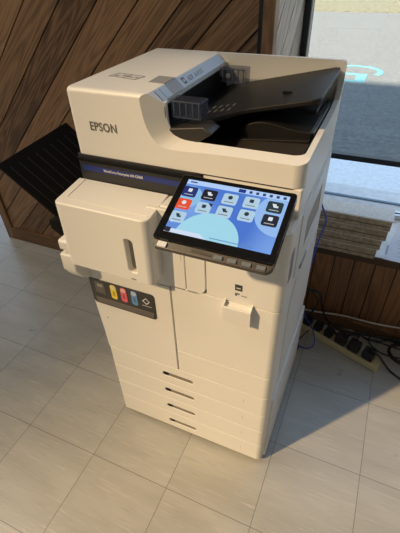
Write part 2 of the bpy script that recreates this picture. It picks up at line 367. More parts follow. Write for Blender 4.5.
o = struct('lawn', bx(-30, 30, 13.1, 60, -0.35, -0.13), mat('dry_grass', (0.145, 0.135, 0.080), 0.95, var=0.35, bscale=8, bump=1.0))
CONC = mat('concrete_walk', (0.82, 0.83, 0.84), 0.85, var=0.10, bscale=30, bump=0.5)
struct('sidewalk', bx(-30, 30, 1.6, 3.30, -0.35, -0.13), CONC)
struct('yard_behind', bx(-30, 30, -30, -1.7, -0.35, -0.15), ASPH)
struct('wall_sun_blocker', prism([(-11.2, -14), (-17, -20), (-34, -20), (-34, -14)], 'z', -0.35, 18), PLASTER)  # unseen block added to cut off the sun with a soft edge
PAINT = mat('cyan_paint', (0.10, 0.27, 0.30), 0.85, var=0.25, bscale=12)
bm = bmesh.new()
def stroke(pts, w, z0=-0.1505, z1=-0.146):
    L_, R_ = [], []
    for i, p in enumerate(pts):
        a = Vector(pts[max(i - 1, 0)]); b = Vector(pts[min(i + 1, len(pts) - 1)]); d = (b - a).normalized(); n = Vector((-d.y, d.x)) * w / 2
        L_.append(tuple(Vector(p) + n)); R_.append(tuple(Vector(p) - n))
    for i in range(len(pts) - 1): add_prism(bm, [L_[i], L_[i + 1], R_[i + 1], R_[i]], 'z', z0, z1)
stroke([(1.10 + 0.345 * math.cos(math.radians(a)), 6.62 + 0.33 * math.sin(math.radians(a))) for a in range(-30, 151, 12)], 0.085)
stroke([(0.86, 6.43), (1.27, 6.42)], 0.10); stroke([(1.20, 6.36), (1.20, 6.09)], 0.15); stroke([(0.98, 6.03), (1.27, 6.03)], 0.10)
tag(obj('parking_symbol', bm, PAINT), 'faded cyan painted accessible parking symbol on the asphalt lot outside', 'parking symbol')

# ------------------------------------------------------------------ the printer
W, D, H, HL, HS, YF = 0.565, 0.509, 1.228, 1.130, 1.071, 0.066
P = thing('office_printer', 'large cream multifunction office printer with tilted touchscreen standing on tiled floor', 'printer', (0.9298, 0.2055, 0))
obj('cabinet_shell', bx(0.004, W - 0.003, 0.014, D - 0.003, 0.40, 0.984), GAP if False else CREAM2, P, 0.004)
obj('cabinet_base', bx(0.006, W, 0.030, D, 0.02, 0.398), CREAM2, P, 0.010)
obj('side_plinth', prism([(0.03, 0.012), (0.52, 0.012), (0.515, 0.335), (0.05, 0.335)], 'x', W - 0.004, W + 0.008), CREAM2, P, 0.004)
for sx in (0.05, W - 0.05):
    for sy in (0.06, D - 0.06):
        b = bmesh.new(); bmesh.ops.create_cone(b, segments=20, cap_ends=True, radius1=0.022, radius2=0.018, depth=0.022, matrix=Matrix.Translation((sx, sy, 0.011))); obj('caster_foot', b, BLACK, P)
# dark joint lines behind the panels
bm = bmesh.new(); add_box(bm, 0.008, W - 0.012, 0.0095, 0.0145, 0.402, 0.99); obj('joint_backing', bm, GAP, P)

def front_panel(name, x0, x1, z0, z1, r=(0, 0, 0, 0), cut=None, y0=0.0, y1=0.012, bev=0.0022):
    return obj(name, prism(rrect(x0, x1, z0, z1, r), 'y', y0, y1), CREAM, P, bev, 2, cut)
POCKET = mat('pocket_shade_grey', (0.23, 0.20, 0.165), 0.6)  # shade inside the handle pockets, put into the liner's colour
# four paper drawers
RIGHTR = 0.016
def wrap_panel(name, z0, z1, x0=0.0, cut=None):
    """front face that rounds into the right-hand side"""
    pts = rrect(x0, W + 0.001, 0.0, 0.10, (0.006 if x0 == 0 else 0.0, 0.022, 0.0, 0.0), 7)
    return obj(name, prism(pts, 'z', z0, z1), CREAM, P, 0.0016, 2, cut)
zs = [0.022, 0.1185, 0.2105, 0.304, 0.401]
hz = [0.063, 0.1635, 0.262, 0.355]
for i in range(4):
    hzc = hz[i]
    cutter = prism(rrect(0.203, 0.315, hzc - 0.0100, hzc + 0.0100, 0.0098, 6), 'y', -0.01, 0.026)
    d = wrap_panel('paper_drawer', zs[i] + (0.0 if i == 0 else 0.0006), zs[i + 1] - 0.0006, 0.0, [cutter])
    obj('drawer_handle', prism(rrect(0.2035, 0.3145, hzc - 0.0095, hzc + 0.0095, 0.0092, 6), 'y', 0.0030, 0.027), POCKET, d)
    obj('release_latch', prism(rrect(0.2045, 0.225, hzc - 0.0085, hzc + 0.0088, 0.0080, 6), 'y', 0.0015, 0.026), BLACKM, d, 0.001, 2)
    obj('paper_size_mark', bx(0.487, 0.489, -0.0002, 0.002, hzc - 0.006, hzc + 0.012), mat('mark', (0.55, 0.52, 0.47), 0.5), d)
wrap_panel('lower_front_strip', 0.4025, 0.500, 0.268)
wrap_panel('front_door', 0.502, 0.769, 0.268)
ld = obj('left_front_door', prism([(-0.001, 0.4025), (0.2635, 0.4025), (0.2635, 0.76), (-0.013, 0.76), (-0.011, 0.62), (-0.003, 0.48)], 'y', 0.0, 0.011), CREAM, P, 0.0022, 2)
wrap_panel('upper_front_panel', 0.771, 0.999, 0.3715)
# small cover with the rounded corner, and the narrow one beside the tall cover
front_panel('centre_cover', 0.315, 0.3690, 0.7625, 0.999, (0, 0.028, 0, 0))
front_panel('narrow_cover', 0.222, 0.3135, 0.7625, 0.999)
front_panel('cover_backing_panel', 0.0, 0.2205, 0.7625, 0.80)
for x, z in ((0.305, 0.86),):
    obj('small_mark', bx(x - 0.002, x, -0.0003, 0.001, z, z + 0.02), mat('faint_mark', (0.6, 0.57, 0.52), 0.5), P)
# corner mark
b = bmesh.new(); bmesh.ops.create_cone(b, segments=12, cap_ends=True, radius1=0.0022, radius2=0.0022, depth=0.001, matrix=Matrix.Translation((0.026, 0.0, 0.552)) @ Matrix.Rotation(PI / 2, 4, 'X')); obj('indicator_dot', b, GREYPRINT, P)

# upper body between cabinet and scanner
obj('upper_body', bx(0.34, W - 0.002, YF + 0.002, D - 0.004, 0.98, HS - 0.001), CREAM, P, 0.004)
obj('upper_body_shelf', bx(0.2505, W - 0.002, 0.014, D - 0.004, 0.985, 1.0), CREAM, P, 0.004)
obj('exit_cavity', bx(0.003, 0.34, YF + 0.02, D - 0.01, 1.0, HS - 0.002), BLACKM, P)
# charcoal band across the exit slot
pts = [(0.0, 1.0), (0.352, 1.0), (0.352, 1.045)] + [(0.312 + 0.040 * math.cos(a), 1.043 + 0.028 * math.sin(a)) for a in [k * PI / 12 for k in range(0, 7)]] + [(0.0, HS)]
band = obj('exit_slot_band', prism(pts, 'y', YF - 0.003, YF + 0.03), BAND, P, 0.0015, 2)
obj('band_ridge', bx(0.004, 0.330, YF - 0.007, YF, 1.054, 1.062), BLACKM, band, 0.001, 2)
obj('blue_stripe', prism([(0.010, 1.029), (0.330, 1.029), (0.330, 1.043), (0.010, 1.043)], 'y', YF - 0.0042, YF), BLUE, band)
text('lettering', 'WorkForce Enterprise AM-C5000', 0.0098, WHITE, band, (0.072, YF - 0.0044, 1.0328), (1, 0, 0), (0, 0, 1), stretch=0.82, bold=0.0001)

# tall cover on the left of the front
bm = prism(rrect(-0.013, 0.251, -0.050, YF - 0.004, (0.014, 0.020, 0.004, 0.004), 6), 'z', 0.796, 1.0)
for v in bm.verts:
    if v.co.z > 0.9: v.co.z = 0.991 + (v.co.y + 0.05) * 0.12
    v.co.x += (v.co.z - 0.9) * 0.02
tc_ = obj('tall_side_cover', bm, CREAM, P, 0.0095, 5, [prism(rrect(0.181, 0.203, 0.828, 0.928, (0.010, 0.004, 0.010, 0.004), 5), 'y', -0.07, -0.030)])
obj('grip_recess', prism(rrect(0.179, 0.205, 0.826, 0.930, 0.006), 'y', -0.033, -0.031), RECESS, tc_)
bm = bmesh.new(); ln = [(0.012, YF - 0.006), (0.012, -0.018), (0.020, -0.026), (0.245, -0.030)]
add_tube(bm, [(x, y, 0.9915 + (y + 0.05) * 0.12) for x, y in ln], 0.0011, 6, False); obj('top_ridge', bm, CREAM, tc_)
obj('small_icon', bx(0.184, 0.198, -0.0503, -0.049, 0.803, 0.808), RECESS, tc_)

# ink window
ink = obj('ink_window', prism(rrect(-0.010, 0.2115, 0.612, 0.7115, (0.014, 0.012, 0.012, 0.0)), 'y', -0.002, 0.004), mat('ink_panel', (0.016, 0.016, 0.020), 0.35, spec=0.3), P, 0.0015, 2)
obj('lower_bevel', prism([(0.006, 0.618), (0.203, 0.618), (0.206, 0.640), (0.002, 0.640)], 'y', -0.0035, 0.0), mat('ink_bevel', (0.085, 0.078, 0.072), 0.4), ink, 0.001, 2)
obj('black_ink_level', prism(rrect(0.009, 0.043, 0.660, 0.704, 0.003), 'y', -0.0032, 0), mat('ink_k', (0.04, 0.04, 0.045), 0.3), ink)
obj('black_ink_tag', bx(0.018, 0.036, -0.0038, -0.002, 0.686, 0.697), mat('ink_k2', (0.22, 0.22, 0.22), 0.3), ink)
for x, col, nm in ((0.0635, (0.80, 0.62, 0.03), 'yellow_ink_level'), (0.0985, (0.72, 0.08, 0.13), 'magenta_ink_level'), (0.134, (0.08, 0.25, 0.55), 'cyan_ink_level')):
    lv = obj(nm, prism(rrect(x, x + 0.0205, 0.652, 0.706, 0.007), 'y', -0.0032, 0), mat(nm, col, 0.35), ink)
    obj('level_cap', prism(rrect(x + 0.002, x + 0.0185, 0.690, 0.7045, 0.005), 'y', -0.0038, -0.003), mat(nm + '_cap', tuple(0.45 + 0.4 * c for c in col), 0.4), lv)
    obj('level_mark', bx(x + 0.007, x + 0.0135, -0.0037, -0.003, 0.665, 0.682), mat(nm + '_mark', tuple(0.5 * c for c in col), 0.4), lv)
bm = bmesh.new(); cx, cz, q, t = 0.183, 0.680, 0.0125, 0.0032
for k in range(4):
    a, b2 = k * PI / 2, (k + 1) * PI / 2
    po = [(cx + q * math.cos(a), cz + q * math.sin(a)), (cx + q * math.cos(b2), cz + q * math.sin(b2)), (cx + (q - t) * math.cos(b2), cz + (q - t) * math.sin(b2)), (cx + (q - t) * math.cos(a), cz + (q - t) * math.sin(a))]
    add_prism(bm, po, 'y', -0.0032, -0.001)
obj('diamond_icon', bm, WHITE, ink)
obj('caption_line', bx(0.168, 0.199, -0.0031, -0.001, 0.6600, 0.6625), mat('dimprint', (0.35, 0.35, 0.37), 0.5), ink)

# card holder on the front door
ch = obj('card_holder', prism([(-0.023, 0.768), (-0.021, 0.718), (0.002, 0.706), (0.002, 0.764), (-0.012, 0.762), (-0.018, 0.768)], 'x', 0.4245, 0.4945), CREAM, P, 0.0012, 2)
for x in (0.423, 0.4935):
    obj('holder_cheek', prism([(-0.023, 0.768), (-0.021, 0.717), (0.001, 0.706), (0.001, 0.778)], 'x', x, x + 0.0025), CREAM, ch)
bd = obj('badge_plate', bx(0.4475, 0.466, -0.0008, 0.001, 0.813, 0.832), mat('badge', (0.045, 0.045, 0.05), 0.4), P)
obj('badge_symbol', bx(0.451, 0.462, -0.0012, -0.0006, 0.820, 0.8225), WHITE, bd)
obj('printed_mark', prism([(0.448, 0.795), (0.4535, 0.795), (0.4535, 0.800), (0.460, 0.800), (0.460, 0.804), (0.448, 0.804)], 'y', -0.0005, 0.001), GREYPRINT, P)
obj('printed_text', bx(0.464, 0.479, -0.0005, 0.001, 0.7965, 0.8005), mat('pt', (0.35, 0.34, 0.33), 0.5), P)

# right-hand side covers and grips
SX = W - 0.003
def side_panel(name, pts, cut=None, t=0.004):
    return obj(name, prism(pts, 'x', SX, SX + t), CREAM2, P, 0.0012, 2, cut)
side_panel('side_cover', [(0.102, 0.403), (0.500, 0.403), (0.500, 0.995), (0.072, 0.995), (0.072, 0.78), (0.102, 0.76)], None, 0.003)
side_panel('side_access_cover', [(0.108, 0.41), (0.485, 0.41), (0.485, 0.755), (0.165, 0.755), (0.108, 0.70)], None, 0.006)
g = side_panel('side_upper_cover', [(0.110, 0.80), (0.485, 0.765), (0.485, 0.985), (0.110, 0.985)], [prism(rrect(0.185, 0.400, 0.838, 0.932, 0.012), 'x', SX + 0.002, SX + 0.02)], 0.006)
obj('side_grip', prism(rrect(0.185, 0.400, 0.838, 0.932, 0.012), 'x', SX + 0.001, SX + 0.0035), RECESS, P)
obj('front_side_grip', prism(rrect(0.024, 0.066, 0.845, 0.935, 0.012), 'x', W - 0.004, W + 0.0015), GREYTAB, P, 0.002, 2)
obj('side_latch', prism(rrect(0.185, 0.255, 0.772, 0.792, 0.005), 'x', SX + 0.0005, SX + 0.0085), GREYTAB, P)

# ------------------------------------------------------------------ scanner and document feeder
pts_front = [(0.0, HS), (W, HS), (W, HL)] + [(0.300, HL), (0.272, 1.1335), (0.256, 1.143), (0.245, 1.158), (0.240, 1.176), (0.238, 1.205)] + [(0.213, H), (0.0, H)]
def corner(r0, r1, t=0.0):
    return rrect(0.0, W, YF, D, (r0, r1, 0.014, 0.014), 7)
hb = prism(corner(0.016, 0.026), 'z', HS, H)
bmesh.ops.bevel(hb, geom=[e for e in hb.edges if all(v.co.z > H - 0.001 for v in e.verts)], offset=0.011, segments=5, profile=0.5, affect='EDGES', clamp_overlap=True)
# carve the document pit out of the block: everything right of the hump, inside the rim
pit = bmesh.new()
pit1 = prism(rrect(0.236, W - 0.013, YF + 0.030, D - 0.022, (0.030, 0.022, 0.012, 0.012), 7), 'z', 1.086, H + 0.05)
# lower the front and right rims to HL, rising again towards the back wall
prof = [(0.238, H + 0.05), (0.238, 1.205), (0.240, 1.176), (0.245, 1.158), (0.256, 1.143), (0.272, 1.1335), (0.300, HL), (W + 0.05, HL - 0.001), (W + 0.05, H + 0.05)]
A_ = [(0.198, 1.275), (0.198, 1.215), (0.200, 1.195), (0.204, 1.172), (0.212, 1.150), (0.226, 1.130), (0.248, 1.118), (0.285, 1.116), (0.400, 1.121), (0.62, 1.122)]
B_ = [(0.243, 1.275), (0.243, 1.215), (0.243, 1.195), (0.243, 1.178), (0.247, 1.160), (0.255, 1.146), (0.270, 1.137), (0.300, 1.131), (0.400, 1.130), (0.62, 1.130)]
def dense(L_): return [(v.x, v.y) for v in catmull([(x, z, 0) for x, z in L_], 4)]
A_ = dense(A_); B_ = dense(B_)
front_cut = bmesh.new(); rows = []
for t_, y_ in ((-0.5, YF - 0.016), (0.0, YF), (1.0, YF + 0.032), (1.0, YF + 0.045)):
    rows.append([front_cut.verts.new((a[0] + (b[0] - a[0]) * t_, y_, a[1] + (b[1] - a[1]) * t_)) for a, b in zip(A_, B_)] + [front_cut.verts.new((0.62, y_, 1.275))])
for r0, r1 in zip(rows, rows[1:]):
    for i in range(len(r0)): front_cut.faces.new((r0[i], r0[(i + 1) % len(r0)], r1[(i + 1) % len(r0)], r1[i]))
front_cut.faces.new(rows[0]); front_cut.faces.new(rows[-1][::-1]); bmesh.ops.recalc_face_normals(front_cut, faces=front_cut.faces[:])
side_prof = [(-0.05, HL - 0.001), (0.40, HL + 0.002), (0.455, HL + 0.010), (0.476, HL + 0.026), (0.4860, HL + 0.060), (0.4868, H + 0.05), (-0.05, H + 0.05)]
side_cut = prism(side_prof, 'x', 0.42, W + 0.05)
bev_cut = prism([(0.213, H + 0.0001), (0.32, H + 0.001), (0.32, H - 0.022), (0.238, H - 0.022)], 'y', -0.05, D - 0.022)
scn = obj('scanner_housing', hb, CREAM, P, 0.0025, 2, [pit1, front_cut, side_cut, bev_cut])
obj('scanner_seam', prism(rrect(0.002, W - 0.0015, YF + 0.0018, D - 0.002, (0.016, 0.026, 0.014, 0.014), 7), 'z', HS - 0.004, HS + 0.004), GAP, P)
# sloping edge strip with printing
sl = Vector((0.238 - 0.213, 0, -0.022)).normalized(); nrm = Vector((0, 1, 0)).cross(sl) * 1
def strip_pt(y, s, lift): return Vector((0.213, y, H)) + sl * s + Vector((0.707, 0, 0.707)) * lift
def strip_quad(name, y0, y1, s0, s1, m, lift=0.0008, par=None):
    b = bmesh.new(); a = [strip_pt(y, s, l) for l in (-0.001, lift) for y, s in ((y0, s0), (y1, s0), (y1, s1), (y0, s1))]
    v = [b.verts.new(p) for p in a]
    for f in ((3, 2, 1, 0), (4, 5, 6, 7), (0, 1, 5, 4), (1, 2, 6, 5), (2, 3, 7, 6), (3, 0, 4, 7)): b.faces.new([v[i] for i in f])
    bmesh.ops.recalc_face_normals(b, faces=b.faces[:])
    return obj(name, b, m, par or P)
est = strip_quad('feeder_edge_strip', YF + 0.036, D - 0.036, 0.003, 0.031, LBLUE)
strip_quad('strip_latch', 0.150, 0.205, 0.002, 0.032, GREYTAB, 0.0016, est)
strip_quad('strip_line', 0.120, 0.1215, 0.004, 0.030, GREYPRINT, 0.0011, est)
strip_quad('strip_line', 0.100, 0.1015, 0.004, 0.030, GREYPRINT, 0.0011, est)
strip_quad('feed_icon', 0.221, 0.236, 0.008, 0.025, GREYPRINT, 0.0012, est); strip_quad('feed_icon_centre', 0.2250, 0.232, 0.013, 0.020, LBLUE, 0.0015, est)
text('lettering', 'ADF  A 4 5 7', 0.018, mat('blue_grey_print', (0.20, 0.24, 0.32), 0.5), est, strip_pt(0.248, 0.024, 0.0007), (0, 1, 0), tuple(-sl), stretch=0.9)
lat = obj('top_latch', prism([(0.172, 0.155), (0.214, 0.152), (0.214, 0.206), (0.170, 0.211)], 'z', H - 0.001, H + 0.0012), GREYTAB, P)
stk = obj('instruction_sticker', prism([(0.052, 0.172), (0.132, 0.160), (0.142, 0.194), (0.062, 0.207)], 'z', H, H + 0.0006), mat('sticker', (0.62, 0.60, 0.56), 0.5), P)
for (x, y, w_) in ((0.062, 0.180, 0.012), (0.083, 0.186, 0.010), (0.100, 0.178, 0.014), (0.122, 0.176, 0.006)):
    obj('sticker_mark', prism([(x, y), (x + w_, y - 0.002), (x + w_ + 0.002, y + 0.004), (x + 0.002, y + 0.006)], 'z', H + 0.0006, H + 0.0010), mat('smark', (0.2, 0.2, 0.2), 0.5), stk)
bm = bmesh.new()
for a, b2 in (((0.053, 0.1725), (0.131, 0.161)), ((0.141, 0.194), (0.063, 0.206)), ((0.053, 0.1725), (0.063, 0.206)), ((0.131, 0.161), (0.141, 0.194)), ((0.094, 0.167), (0.103, 0.2))):
    add_tube(bm, [(*a, H + 0.0007), (*b2, H + 0.0007)], 0.0007, 4, False)
obj('sticker_outline', bm, GREYPRINT, stk)
text('lettering', 'EPSON', 0.0285, mat('epson_print', (0.20, 0.185, 0.165), 0.4, metal=0.3), scn, (0.0535, YF, 1.136), (1, 0, 0), (0, 0, 1), stretch=0.83, bold=0.0004, depth=0.0006, space=1.07)

# inside the feeder
obj('pit_liner', bx(0.236, W - 0.0185, YF + 0.024, D - 0.024, 1.082, 1.0875), DARKBR, P)
bm = bmesh.new(); add_prism(bm, [(0.238, 1.085), (0.2415, 1.085), (0.2415, 1.198), (0.238, 1.198)], 'y', YF + 0.03, D - 0.03)
obj('feeder_mouth_face', bm, BLACKM, P)
obj('pit_front_liner', prism(rrect(0.258, W - 0.024, YF + 0.0225, YF + 0.030, 0), 'z', 1.086, 1.124), BLACKM, P)
obj('pit_side_liner', bx(W - 0.0170, W - 0.0128, YF + 0.04, D - 0.05, 1.086, 1.1285), BLACKM, P)
# input tray: broad plate climbing to the right, rounded at its free end
def zt(x): return 1.158 + (x - 0.30) * 0.225
outl = [(0.242, 0.13), (0.30, 0.135), (0.335, 0.150), (0.375, 0.180), (0.40, 0.192), (0.50, 0.192)] + [(0.535 + 0.020 * math.cos(a), 0.213 + 0.021 * math.sin(a)) for a in [-PI / 2 + k * PI / 10 for k in range(6)]] + [(0.556, 0.44), (0.553, 0.470), (0.54, 0.482), (0.242, 0.482)]
bm = prism(outl, 'z', 0, 0.011)
for v in bm.verts: v.co.z += zt(v.co.x) - 0.011 - (0.010 if False else 0)
tray = obj('input_tray', bm, DARKBR, P, 0.0022, 2)
bm = bmesh.new(); 
for (x, y) in ((0.455, 0.275),):
    add_box(bm, x, x + 0.022, y, y + 0.006, zt(x) + 0.001, zt(x + 0.02) + 0.003)
obj('tray_stop', bm, BLACKM, tray)
bm = bmesh.new()
for y0 in (0.20, 0.235):
    for k in range(6): add_box(bm, 0.262 + k * 0.017, 0.264 + k * 0.017, y0, y0 + 0.02, zt(0.262 + k * 0.017) - 0.001, zt(0.262 + k * 0.017) + 0.0008)
obj('size_marks', bm, mat('tray_print', (0.16, 0.16, 0.16), 0.5), tray)
# feeder rollers block under the edge
obj('feed_guide_base', prism([(0.240, 1.120), (0.30, 1.115), (0.352, 1.150), (0.330, 1.163), (0.24, 1.150)], 'y', 0.095, 0.150), mat('warm_dark', (0.030, 0.026, 0.022), 0.45), P, 0.003, 2)
for nm, y0, y1, x0, x1 in (('front_side_guide', 0.112, 0.150, 0.246, 0.322), ('rear_side_guide', 0.408, 0.445, 0.246, 0.322)):
    gd = obj(nm, bx(x0, x1, y0, y1, 1.168, 1.209), SMOKE, P, 0.003, 2)
    bm = bmesh.new()
    for k in range(5): add_box(bm, x0 + 0.008 + k * 0.015, x0 + 0.010 + k * 0.015, y0 - 0.001, y0 + 0.002, 1.172, 1.206)
    add_box(bm, x0 + 0.003, x1 - 0.003, y0 - 0.001, y0 + 0.001, 1.205, 1.207); add_box(bm, x0 + 0.003, x1 - 0.003, y0 - 0.001, y0 + 0.001, 1.172, 1.174)
    obj('guide_ribs', bm, mat('rib', (0.06, 0.075, 0.11), 0.3), gd)
b = bmesh.new(); bmesh.ops.create_cone(b, segments=16, cap_ends=True, radius1=0.006, radius2=0.006, depth=0.002, matrix=Matrix.Translation((0.272, 0.406, 1.190)) @ Matrix.Rotation(PI / 2, 4, 'X')); obj('guide_screw', b, ALU, P)
# paper stop in the output area
pts = [(0.366, 1.0875), (0.372, 1.112), (0.378, 1.128), (0.390, 1.138), (0.408, 1.146), (0.430, 1.150), (0.46, 1.148), (0.50, 1.141), (0.543, 1.138), (0.543, 1.0875)]
obj('output_floor', prism([(0.262, 1.088), (0.547, 1.088), (0.547, 1.119), (0.262, 1.099)], 'y', YF + 0.036, 0.46), mat('output_floor_brown', (0.030, 0.024, 0.018), 0.5), P)
ps = obj('output_guide', prism(pts, 'y', 0.205, 0.330), DARKBR, P, 0.0025, 3)
obj('output_step', prism([(0.360, 1.0875), (0.362, 1.108), (0.543, 1.126), (0.543, 1.0875)], 'y', 0.190, 0.205), DARKBR, P, 0.0015, 2)
obj('output_pad', bx(0.480, 0.530, 0.335, 0.44, 1.13, 1.145), DGREY, P, 0.002, 2)
obj('output_rail', prism([(0.533, 1.09), (0.548, 1.09), (0.548, 1.137), (0.533, 1.137)], 'y', 0.215, 0.46), DGREY, P, 0.002, 2)

# ------------------------------------------------------------------ touchscreen
O3 = Vector((0.339, -0.022, 1.110)); PX = Vector((1, 0, 0)); PY = Vector((0, -0.152, -0.061)).normalized(); PN = PX.cross(-PY).normalized()
def pmap(bm):
    for v in bm.verts: v.co = O3 + PX * v.co.x + PY * v.co.y + PN * v.co.z
    bmesh.ops.recalc_face_normals(bm, faces=bm.faces[:]); return bm
body = prism(rrect(-0.001, 0.2305, 0.0, 0.156, (0.006, 0.006, 0.004, 0.004)), 'z', -0.016, 0.0)
scr = obj('touchscreen', pmap(body), GLOSSB, P, 0.0015, 2)
bm = prism(rrect(0.001, 0.229, 0.150, 0.170, (0.0, 0.0, 0.014, 0.010)), 'z', -0.020, -0.004)
for v in bm.verts:
    if v.co.z > -0.01 and v.co.y > 0.155: v.co.z -= 0.006
chin = obj('control_chin', pmap(bm), SILVER, scr, 0.0015, 2)
def chin_box(name, x0, x1, y0, y1, m, h=0.0018):
    bm = prism(rrect(x0, x1, y0, y1, 0.0012, 2), 'z', -0.014, -0.0088 + h); return obj(name, pmap(bm), m, chin)
chin_box('card_reader_key', 0.012, 0.030, 0.158, 0.1685, mat('lightkey', (0.72, 0.74, 0.78), 0.3), 0.003)
chin_box('dark_inlay', 0.080, 0.118, 0.1575, 0.1645, mat('inlay', (0.10, 0.09, 0.08), 0.3), 0.001)
for x in (0.124, 0.150, 0.176, 0.202): chin_box('menu_key', x, x + 0.016, 0.160, 0.1675, ALU, 0.0028)
bm = prism(rrect(0.04, 0.17, 0.03, 0.12, 0.01), 'z', -0.045, -0.016); obj('screen_arm', pmap(bm), BLACK, scr, 0.004, 2)
obj('arm_bracket', bx(0.39, 0.54, -0.045, 0.07, 1.005, 1.040), CREAM, scr, 0.006, 3)
def em(name, col, s=1.0):
    m = bpy.data.materials.new(name); m.use_nodes = True; b = m.node_tree.nodes['Principled BSDF']; b.inputs['Base Color'].default_value = (0.01, 0.01, 0.01, 1); b.inputs['Roughness'].default_value = 0.15
    b.inputs['Emission Color'].default_value = (*col, 1); b.inputs['Emission Strength'].default_value = s; return m
def em_grad():
    m = em('screen_wallpaper', (0.2, 0.4, 0.9)); nt = m.node_tree; b = nt.nodes['Principled BSDF']
    tc = nt.nodes.new('ShaderNodeTexCoord'); n = nt.nodes.new('ShaderNodeTexNoise'); n.inputs['Scale'].default_value = 9; n.inputs['Detail'].default_value = 0.5
    nt.links.new(tc.outputs['Object'], n.inputs['Vector']); r = nt.nodes.new('ShaderNodeValToRGB'); nt.links.new(n.outputs[0], r.inputs[0])
    r.color_ramp.elements[0].position = 0.35; r.color_ramp.elements[0].color = (0.06, 0.17, 0.60, 1); r.color_ramp.elements[1].position = 0.65; r.color_ramp.elements[1].color = (0.17, 0.34, 0.76, 1)
    nt.links.new(r.outputs[0], b.inputs['Emission Color']); return m
X0, X1, Y0, Y1 = 0.0150, 0.2190, 0.0105, 0.1385
disp = obj('display', pmap(prism([(X0, Y0), (X1, Y0), (X1, Y1), (X0, Y1)], 'z', -0.001, 0.0003)), em_grad(), scr)
def clipr(po):
    po = clip(po, 1, 0, X1); po = clip(po, -1, 0, -X0); po = clip(po, 0, 1, Y1); return clip(po, 0, -1, -Y0)
def art(name, po, col, lvl, s=1.0, m=None, par=None):
    return obj(name, pmap(prism(clipr(po), 'z', 0.0, 0.0003 + lvl * 0.0002)), m or em(name, col, s), par or disp)
circ = lambda cx, cy, r: [(cx + r * math.cos(a * PI / 24), cy + r * math.sin(a * PI / 24)) for a in range(48)]
art('pale_circle', circ(0.098, 0.142, 0.062), (0.34, 0.66, 0.80), 2)
art('pale_circle', circ(0.215, 0.055, 0.048), (0.28, 0.48, 0.82), 1)
art('pale_circle', circ(0.032, 0.052, 0.026), (0.24, 0.50, 0.76), 1)
art('top_bar', [(X0, Y0), (X1, Y0), (X1, 0.0215), (X0, 0.0215)], (0.42, 0.60, 0.92), 1.5)
art('bottom_bar', [(X0, 0.1300), (0.085, 0.1300), (0.100, 0.1385), (X0, 0.1385)], (0.62, 0.72, 0.88), 3)
art('home_key', rrect(X0, 0.0275, 0.1285, Y1, 0.001), (0.012, 0.015, 0.04), 4)
art('status_line', [(0.105, 0.1325), (0.185, 0.1325), (0.185, 0.1340), (0.105, 0.1340)], (0.10, 0.22, 0.45), 3)
art('status_key', rrect(0.122, 0.136, 0.0125, 0.0205, 0.001), (0.01, 0.03, 0.22), 3)
for x in (0.143, 0.156, 0.169, 0.182, 0.195, 0.208): art('status_icon', rrect(x, x + 0.006, 0.0135, 0.0195, 0.001, 2), (0.03, 0.05, 0.14), 3)
art('title_mark', [(0.022, 0.0145), (0.036, 0.0145), (0.036, 0.0175), (0.022, 0.0175)], (0.05, 0.07, 0.15), 3)
WT = (0.42, 0.60, 0.74)
icons = [(0.0295, 0.0405, (0.008, 0.025, 0.16)), (0.0705, 0.0405, (0.006, 0.007, 0.02)), (0.1125, 0.0410, WT), (0.1540, 0.0400, WT), (0.1985, 0.0405, (0.012, 0.035, 0.045)),
         (0.0285, 0.0715, (0.78, 0.075, 0.025)), (0.0700, 0.0720, WT), (0.1115, 0.0715, WT), (0.1538, 0.0705, WT), (0.1985, 0.0710, (0.012, 0.015, 0.03)), (0.0295, 0.1025, WT)]
for k, (cx, cy, col) in enumerate(icons):
    ic = art('menu_icon', rrect(cx - 0.0145, cx + 0.0145, cy - 0.0125, cy + 0.0125, 0.004, 3), col, 5)
    ink_c = (0.7, 0.75, 0.8) if sum(col) < 1.2 else (0.02, 0.03, 0.05)
    if k % 3 == 0: art('glyph', rrect(cx - 0.004, cx + 0.004, cy - 0.0075, cy + 0.0005, 0.001, 2), ink_c, 6, par=ic)
    elif k % 3 == 1: art('glyph', [(cx - 0.006, cy - 0.007), (cx + 0.002, cy - 0.007), (cx + 0.002, cy - 0.003), (cx + 0.006, cy - 0.003), (cx + 0.006, cy + 0.001), (cx - 0.002, cy + 0.001)], ink_c, 6, par=ic)
    else: art('glyph', circ(cx, cy - 0.0035, 0.0045), ink_c, 6, par=ic)
    art('caption', [(cx - 0.009, cy + 0.0065), (cx + 0.009, cy + 0.0065), (cx + 0.009, cy + 0.0080), (cx - 0.009, cy + 0.0080)], tuple(0.5 * c + 0.12 for c in ink_c), 6, par=ic)
art('corner_flag', [(0.0700 + 0.006, 0.0595), (0.0845, 0.0595), (0.0845, 0.068)], (0.01, 0.015, 0.06), 6)

# ------------------------------------------------------------------ left-hand output tray and folded side tray
def tray_pt(x, y, l): # plane climbing away from the printer
    return Vector((x, y, 1.0 - 0.77 * (x + 0.29) - 0.010 + l + (y - 0.05) * 0.012))
bm = prism([(-0.290, 0.05), (-0.06, 0.05), (-0.06, 0.375), (-0.300, 0.375)], 'z', 0, 0.010)
for v in bm.verts: v.co = tray_pt(v.co.x, v.co.y, v.co.z)
ot = obj('output_tray', bm, BLACKM, P, 0.002, 2)
bm = bmesh.new()
for k in range(9):
    y = 0.075 + k * 0.035; add_tube(bm, [tray_pt(x, y, 0.0105) for x in (-0.27, -0.07)], 0.0009, 5, False)
obj('tray_ribs', bm, mat('rib_black', (0.010, 0.010, 0.011), 0.5), ot)
obj('tray_support', prism([(-0.135, 0.862), (-0.10, 0.872), (0.0, 0.80), (0.0, 0.74), (-0.135, 0.835)], 'y', 0.03, 0.12), BLACKM, ot, 0.003, 2)
obj('side_tray_upper', prism(rrect(-0.045, 0.06, 0.832, 0.866, 0.008), 'x', -0.042, 0.004), CREAM, P, 0.004, 3)
